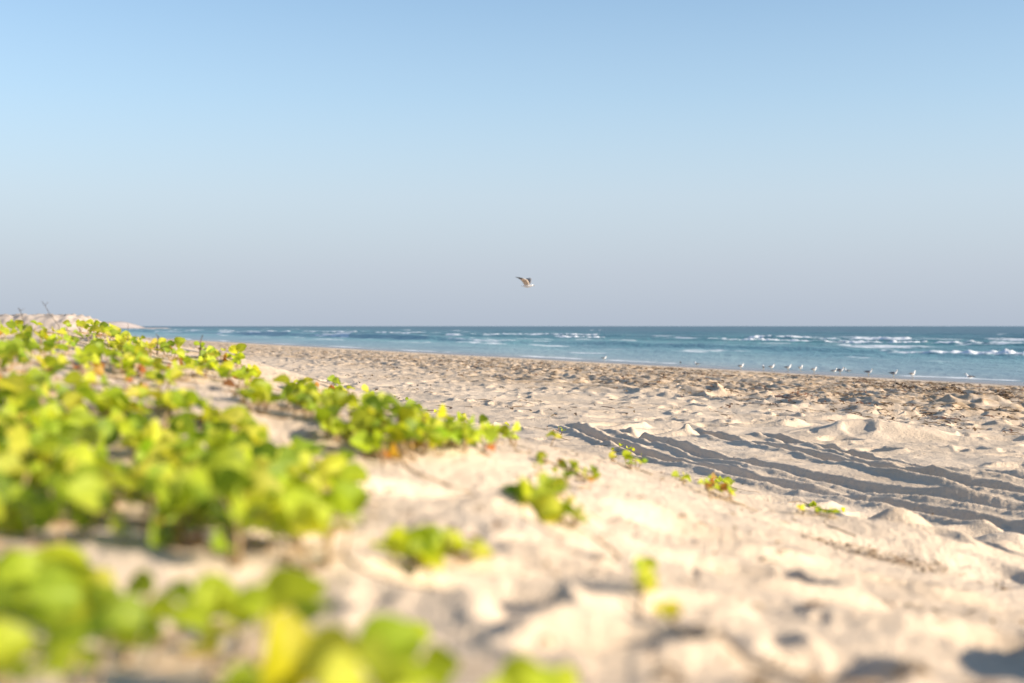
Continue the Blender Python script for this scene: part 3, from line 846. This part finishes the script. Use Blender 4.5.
def build_wrack():
    n = 30000
    d = np.exp(rng.uniform(math.log(15), math.log(110), n * 3)); th = np.radians(rng.uniform(-24, 26, n * 3))
    x, y = d * np.sin(th), d * np.cos(th); s = shore(x, y)
    dens = 1.0 * sstep(-28.5, -21, s) * sstep(-6.5, -10, s) * (0.3 + 0.9 * sstep(-0.15, 0.4, noise(s * 0.42 + 1.3 * noise(x * .2, y * .2, 607), 0.03 * (y - .41 * x), 608))) * sstep(-0.35, 0.35, fbm((0.92 * x + .38 * y) * .7, (-.38 * x + .92 * y) * .22, 3, 601)) * (0.6 + 0.4 * sstep(-.15, .15, x / y)) + 0.012 * (s > -33) * (s < -6)
    keep = rng.random(n * 3) < dens
    x, y = x[keep][:n], y[keep][:n]
    z = ground_z(x, y)
    V, Fc, T = [], [], []
    for k in range(len(x)):
        dd = math.hypot(x[k], y[k])
        sc = min(1.0, 0.45 + dd / 60)
        L = random.uniform(0.10, 0.50) * sc
        strip(V, Fc, T, (x[k], y[k], z[k]), random.gauss(1.95, 0.55), L, random.uniform(0.008, 0.026) * sc, random.uniform(0.0, 0.03) * sc, random.choice(WEED + WEED[:4]), random.uniform(0, .2))
    o = mesh_obj('seaweed_wrack', V, Fc, M_WEED, tint=T)
    tag(o, 'brown dry seaweed strewn in a belt along the upper beach', 'seaweed', kind='stuff')


build_wrack()


def build_litter():
    n = 2600
    d = np.exp(rng.uniform(math.log(1.0), math.log(14), n)); th = np.radians(rng.uniform(-22, 22, n))
    x, y = d * np.sin(th), d * np.cos(th)
    keep = rng.random(n) < sstep(-0.1, 0.5, fbm(x * 1.5, y * 1.5, 2, 611) + 0.1)
    x, y = x[keep], y[keep]; z = ground_z(x, y)
    V, Fc, T = [], [], []
    for k in range(len(x)):
        strip(V, Fc, T, (x[k], y[k], z[k]), random.uniform(0, 6.3), random.uniform(0.012, 0.05), random.uniform(0.0015, 0.005), random.uniform(0, .008), random.choice(WEED), random.uniform(0, .2))
    o = mesh_obj('plant_litter', V, Fc, M_WEED, tint=T)
    tag(o, 'small dry bits of plant scattered over the dune sand', 'litter', kind='stuff')


build_litter()


def clump(name, label, cat, px, py, rx, ry, n, L, wd, h, cols, lift0=0.0):
    X, Y = drop([px], [py]); cx, cy = float(X[0]), float(Y[0])
    cz = float(ground_z(X, Y)[0])
    V, Fc, T = [], [], []
    xs = np.array([random.gauss(0, rx * .5) for _ in range(n)]); ys = np.array([random.gauss(0, ry * .5) for _ in range(n)])
    g = ground_z(cx + xs, cy + ys)
    for k in range(n):
        e = max(0, 1 - (xs[k] / rx) ** 2 - (ys[k] / ry) ** 2)
        strip(V, Fc, T, (xs[k], ys[k], g[k] - cz + random.random() * h * e), random.uniform(0, 6.3), random.uniform(.4, 1) * L, random.uniform(.4, 1) * wd, random.uniform(0, h * .5), random.choice(cols), random.uniform(0, .25))
    o = mesh_obj(name, V, Fc, M_WEED, tint=T)
    o.location = (cx, cy, cz)
    tag(o, label, cat)
    return o


DK = [(0.07, 0.05, 0.04), (0.10, 0.065, 0.045), (0.05, 0.04, 0.035)]
RD = [(0.24, 0.085, 0.04), (0.18, 0.07, 0.04), (0.28, 0.13, 0.06)]
clump('seaweed_clump', 'red brown seaweed clump in the middle of the weed belt', 'seaweed', 797, 398, .40, .4, 40, .3, .02, .06, RD)
clump('seaweed_clump', 'broad dark seaweed heap at the far edge of the belt, below the rightmost gull', 'seaweed', 955, 392, .6, .4, 110, .30, .022, .09, DK + WEED[:5])
clump('seaweed_clump', 'dark seaweed heap near the right edge of the picture', 'seaweed', 1003, 398, .42, .32, 120, .30, .022, .08, DK + WEED[:5])
clump('seaweed_clump', 'small dark seaweed pair of tufts below the gulls at the water', 'seaweed', 902, 388, .5, .35, 50, .25, .022, .12, DK + WEED[:2])
clump('twig_litter', 'dark crumbly twig litter along the foot of the round sand mound', 'litter', 878, 560, .22, .085, 150, .05, .004, .018, DK + WEED)


# ------------------------------------------------------------------ gulls
def loft(rings, n=10):
    """rings: (x, y, z, half width, half height) along a spine -> closed tube."""
    V, Fc = [], []
    m = len(rings)
    for i, (x, y, z, a, b) in enumerate(rings):
        p0 = Vector(rings[max(i - 1, 0)][:3]); p1 = Vector(rings[min(i + 1, m - 1)][:3])
        d = (p1 - p0).normalized(); side = Vector((0, 1, 0)); up = side.cross(d) * -1
        if up.length < 1e-6: up = Vector((0, 0, 1))
        up.normalize()
        for k in range(n):
            an = 2 * math.pi * k / n
            V.append(Vector((x, y, z)) + side * (a * math.cos(an)) + up * (b * math.sin(an)))
    for i in range(m - 1):
        for k in range(n):
            Fc.append((i * n + k, i * n + (k + 1) % n, (i + 1) * n + (k + 1) % n, (i + 1) * n + k))
    Fc.append(tuple(range(n))[::-1]); Fc.append(tuple((m - 1) * n + k for k in range(n)))
    return V, Fc


def join(parts):
    V, Fc, I = [], [], []
    for v, f, mi in parts:
        b = len(V); V += list(v); Fc += [tuple(b + q for q in fc) for fc in f]
        I += (mi if isinstance(mi, list) else [mi] * len(f))
    return V, Fc, I


def standing_gull(name, label, sit=False, mantle=None, white=None, cat='gull', group='gulls resting along the waterline'):
    """Faces +X, feet at the origin; body, bill and two legs."""
    root = empty(name, (0, 0, 0)); tag(root, label, cat, group)
    h = 0.03 if sit else 0.13
    body = [(-0.21, 0, h + .075, .012, .006), (-0.17, 0, h + .078, .028, .014), (-0.11, 0, h + .072, .045, .036), (-0.04, 0, h + .066, .062, .056), (0.03, 0, h + .072, .066, .064),
            (0.085, 0, h + .094, .054, .058), (0.115, 0, h + .130, .037, .040), (0.127, 0, h + .165, .029, .032), (0.140, 0, h + .195, .031, .033), (0.163, 0, h + .208, .026, .026), (0.184, 0, h + .206, .012, .012)]
    v, f = loft(body, 12)
    parts = [(v, f, 0)]
    for sgn in (-1, 1):       # folded wings lying along the flanks, dark tips crossing over the tail
        w = [(0.075, sgn * .050, h + .098, .012, .022), (0.03, sgn * .060, h + .100, .016, .038), (-0.04, sgn * .058, h + .098, .016, .042), (-0.12, sgn * .042, h + .094, .013, .028),
             (-0.20, sgn * .022, h + .088, .009, .014), (-0.265, sgn * .006, h + .088, .003, .005)]
        v, f = loft(w, 8)
        idx = []
        for fc in f:
            cxm = sum(v[q].x for q in fc) / len(fc)
            idx.append(2 if cxm < -0.15 else 1)
        parts.append((v, f, idx))
    for sgn in (-1, 1):       # eyes
        v, f = loft([(0.158, sgn * .0245, h + .213, .003, .004), (0.166, sgn * .0245, h + .213, .003, .004)], 6)
        parts.append((v, f, 2))
    V, Fc, I = join(parts)
    mesh_obj('body', V, Fc, [white or M_WHITE, mantle or M_GREY, M_BLACK], root, midx=I)
    v, f = loft([(0.180, 0, h + .205, .008, .010), (0.205, 0, h + .203, .006, .009), (0.226, 0, h + .197, .003, .005), (0.232, 0, h + .190, .001, .002)], 8)
    mesh_obj('bill', v, f, M_BILL, root)
    for sgn in (-1, 1):
        v, f, t = [], [], []
        if sit:
            tube(v, f, t, [(0.0, sgn * .03, .03), (0.03, sgn * .03, .006), (0.06, sgn * .03, .004)], .006, .004, 6)
        else:
            tube(v, f, t, [(-.01, sgn * .026, h + .03), (-.004, sgn * .027, h * .55), (.004, sgn * .028, .008), (.038, sgn * .030, .003)], .0075, .0045, 6)
            tube(v, f, t, [(.004, sgn * .028, .006), (.030, sgn * .046, .003)], .004, .003, 5)
            tube(v, f, t, [(.004, sgn * .028, .006), (.032, sgn * .014, .003)], .004, .003, 5)
        mesh_obj('leg', v, f, M_LEG, root)
    return root


def copy_tree(o, parent=None):
    c = o.copy(); C.objects.link(c)
    if parent: c.parent = parent
    for ch in list(o.children): copy_tree(ch, c)
    return c


stand = standing_gull('gull', 'gull')
sitp = standing_gull('gull', 'gull', sit=True)
# px, py of the feet, heading in degrees (0 = to the right, 180 = to the left), scale, sitting, label
GULLS = [
    (604, 360.5, 8, 1.0, 0, 'white gull standing alone at the waterline, farthest left of the standing gulls'),
    (697, 365.5, 172, 1.0, 1, 'dark backed gull lying low and facing left, beside the tiny dark shorebird'),
    (741, 369.5, 25, 1.0, 0, 'white fronted gull facing right, standing alone left of the close group'),
    (763.5, 370.5, 95, .95, 0, 'white gull seen from behind at the left end of the close group'),
    (771.5, 370.3, 20, 1.0, 0, 'gull with raised white head, second in the close group'),
    (788, 371, 8, 1.05, 0, 'gull with long dark folded wing facing right, middle of the close group'),
    (800.5, 371, 40, 1.0, 0, 'palest gull facing right, just right of the long winged one'),
    (814, 373, 30, .95, 0, 'greyish gull at the right end of the close group'),
    (834, 372.5, 12, .95, 1, 'white gull lying on the sand beside the tall standing gull'),
    (840, 374.5, -28, 1.1, 0, 'tall standing gull with pale legs, between the lying gull and a dark one'),
    (847.5, 371.5, 176, 1.0, 1, 'dark backed gull facing left, just right of the tall standing gull'),
    (868.5, 376, -35, 1.05, 0, 'gull with dark wing patch standing alone between two groups'),
    (893.5, 377.5, -25, 1.05, 0, 'dark winged gull, left one of the pair nearest the weed heaps'),
    (912.5, 378.2, 35, 1.05, 0, 'white gull facing right, right one of the pair nearest the weed heaps'),
    (969.5, 378.5, 173, 1.15, 1, 'large dark backed gull facing left, alone at the far right of the waterline'),
]


def at_shore(px, py):
    d = np.linspace(40, 130, 1500)
    x = (px - CX) / F * d; z = CAM_Z + (HY - py) / F * d
    g = np.maximum(ground_z(x, d), 0.0)
    k = int(np.argmax(z <= g)) if (z <= g).any() else len(d) - 1
    gz = float(ground_z(x[k:k + 1], d[k:k + 1])[0])
    return float(x[k]), float(d[k]), max(gz, -0.05)   # waders stand on the bottom


for i, (px, py, hd, sc, st, lab) in enumerate(GULLS):
    src = sitp if st else stand
    first = not src.get('used')
    o = src if first else copy_tree(src)
    src['used'] = True
    x, y, z = at_shore(px, py)
    o.location = (x, y, z); o.rotation_euler = (0, 0, R(hd)); o.scale = (sc * .79,) * 3
    o['label'] = lab
for o in list(bpy.data.objects):
    if 'used' in o: del o['used']

M_DARKB = plain('shorebird_brown', (0.09, 0.075, 0.065), 0.8)
M_PALEB = plain('shorebird_belly', (0.22, 0.19, 0.17), 0.8)
wader = standing_gull('shorebird', 'tiny dark shorebird at the water edge, beside the low dark backed gull', mantle=M_DARKB, white=M_PALEB, cat='shorebird', group=None)
x, y, z = at_shore(680.5, 364.0)
wader.location = (x, y, z); wader.scale = (.55,) * 3; wader.rotation_euler = (0, 0, R(100))
if 'group' in wader: del wader['group']


def flying_gull():
    D = 47.0
    pos = Vector(((527 - CX) / F * D, D, CAM_Z + (HY - 286.0) / F * D))
    root = empty('flying_gull', pos, R(-14)); tag(root, 'gull in flight with raised dark tipped wings against the sky', 'gull')
    body = [(-0.20, 0, .0, .040, .004), (-0.15, 0, .002, .026, .012), (-0.09, 0, .0, .038, .030), (-0.02, 0, -.004, .052, .048), (0.06, 0, .0, .052, .048),
            (0.12, 0, .010, .038, .038), (0.16, 0, .018, .031, .033), (0.19, 0, .020, .027, .028), (0.21, 0, .018, .013, .014)]
    v, f = loft(body, 12)
    mesh_obj('body', v, f, M_WHITE, root)
    v, f = loft([(0.207, 0, .016, .007, .009), (0.235, 0, .012, .004, .007), (0.252, 0, .004, .001, .002)], 8)
    mesh_obj('bill', v, f, M_BILL, root)

    def wing(stations):
        """stations: leading edge point, trailing edge point, thickness."""
        V, Fc, I = [], [], []
        n = 8
        for le, te, th in stations:
            le, te = Vector(le), Vector(te)
            for k in range(n):
                a = 2 * math.pi * k / n
                t = 0.5 - 0.5 * math.cos(a)
                p = le + (te - le) * t + Vector((0, 0, 1)) * (th * math.sin(a) * (1 - 0.5 * t))
                V.append(p)
        for i in range(len(stations) - 1):
            for k in range(n):
                Fc.append((i * n + k, i * n + (k + 1) % n, (i + 1) * n + (k + 1) % n, (i + 1) * n + k))
                up = math.sin(2 * math.pi * (k + .5) / n) > 0
                I.append(2 if i >= len(stations) - 3 else (1 if up else 0))
        Fc.append(tuple(range(n))); I.append(0); Fc.append(tuple((len(stations) - 1) * n + k for k in range(n))[::-1]); I.append(2)
        return V, Fc, I
    # far wing: rises steeply over the back, wrist forward, tip swept back
    V, Fc, I = wing([((.09, .03, .03), (-.06, .03, .02), .014), ((.11, .13, .13), (-.07, .12, .10), .012), ((.10, .22, .24), (-.07, .20, .20), .010), ((.05, .30, .27), (-.09, .27, .25), .008),
                     ((-.02, .38, .27), (-.11, .35, .26), .006), ((-.12, .46, .26), (-.14, .45, .26), .003)])
    mesh_obj('wing', V, Fc, [M_BUFF, M_GREY, M_BLACK], root, midx=I)
    # near wing: raised towards the viewer and swept back, pale underside showing
    V, Fc, I = wing([((.08, -.03, .03), (-.07, -.03, .02), .014), ((.09, -.12, .12), (-.10, -.12, .09), .012), ((.05, -.20, .20), (-.14, -.19, .17), .010), ((-.06, -.26, .245), (-.20, -.24, .225), .008),
                     ((-.17, -.32, .275), (-.26, -.30, .265), .006), ((-.30, -.37, .29), (-.32, -.36, .288), .003)])
    mesh_obj('wing', V, Fc, [M_BUFF, M_GREY, M_BLACK], root, midx=I)


flying_gull()

# ------------------------------------------------------------------ sky, sun, camera
w = bpy.data.worlds.new('World'); scene.world = w; w.use_nodes = True
nt = w.node_tree
bg = nt.nodes['Background']
sky = nt.nodes.new('ShaderNodeTexSky'); sky.sky_type = 'NISHITA'; sky.sun_disc = False
sky.sun_elevation = SUN_EL; sky.sun_rotation = SUN_AZ
sky.altitude = 0; sky.air_density = 1.0; sky.dust_density = 0.25; sky.ozone_density = 2.4
# low haze layer: the sky pales to grey lavender towards the horizon
HAZE_K = 1 / 0.080
geo = nt.nodes.new('ShaderNodeTexCoord'); sx = nt.nodes.new('ShaderNodeSeparateXYZ'); nt.links.new(geo.outputs['Generated'], sx.inputs[0])
fr = ramp(nt, [(0.0, (0.97,) * 3), (0.04, (0.92,) * 3), (0.09, (0.75,) * 3), (0.16, (0.35,) * 3), (0.26, (0.0,) * 3)]); nt.links.new(sx.outputs['Z'], fr.inputs['Fac'])
hr = ramp(nt, [(0.0, (.184, .212, .257)), (0.04, (.214, .240, .284)), (0.09, (.236, .270, .318)), (0.16, (.225, .28, .345))]); nt.links.new(sx.outputs['Z'], hr.inputs['Fac'])
hk = mixc(nt, hr.outputs['Color'], (HAZE_K,) * 3, 1.0, 'MULTIPLY')
skyc = mixc(nt, sky.outputs[0], hk, fr.outputs['Color'])
nt.links.new(skyc, bg.inputs['Color'])
bg.inputs['Strength'].default_value = 0.076

sl = bpy.data.lights.new('sun', 'SUN'); sl.energy = 3.9; sl.angle = R(0.6); sl.color = (1.0, 0.865, 0.70)
so = bpy.data.objects.new('sun', sl); C.objects.link(so)
so.rotation_euler = Vector(SUN).to_track_quat('Z', 'Y').to_euler()
so.location = (20, -10, 30)

cam = bpy.data.cameras.new('camera'); cam.lens = 50.0; cam.sensor_width = 36.0
cam.clip_start = 0.05; cam.clip_end = 30000
cam.shift_y = (326.0 - 341.5) / 1024.0
cam.dof.use_dof = True; cam.dof.focus_distance = 14.0; cam.dof.aperture_fstop = 2.4
co = bpy.data.objects.new('camera', cam); C.objects.link(co)
co.location = (0, 0, CAM_Z); co.rotation_euler = (R(90), 0, 0)
scene.camera = co

vs = scene.view_settings
vs.view_transform = 'Standard'; vs.look = 'None'; vs.gamma = 1.0; vs.exposure = 1.36; vs.use_curve_mapping = False
scene.cycles.max_bounces = 6
scene.cycles.use_denoising = True
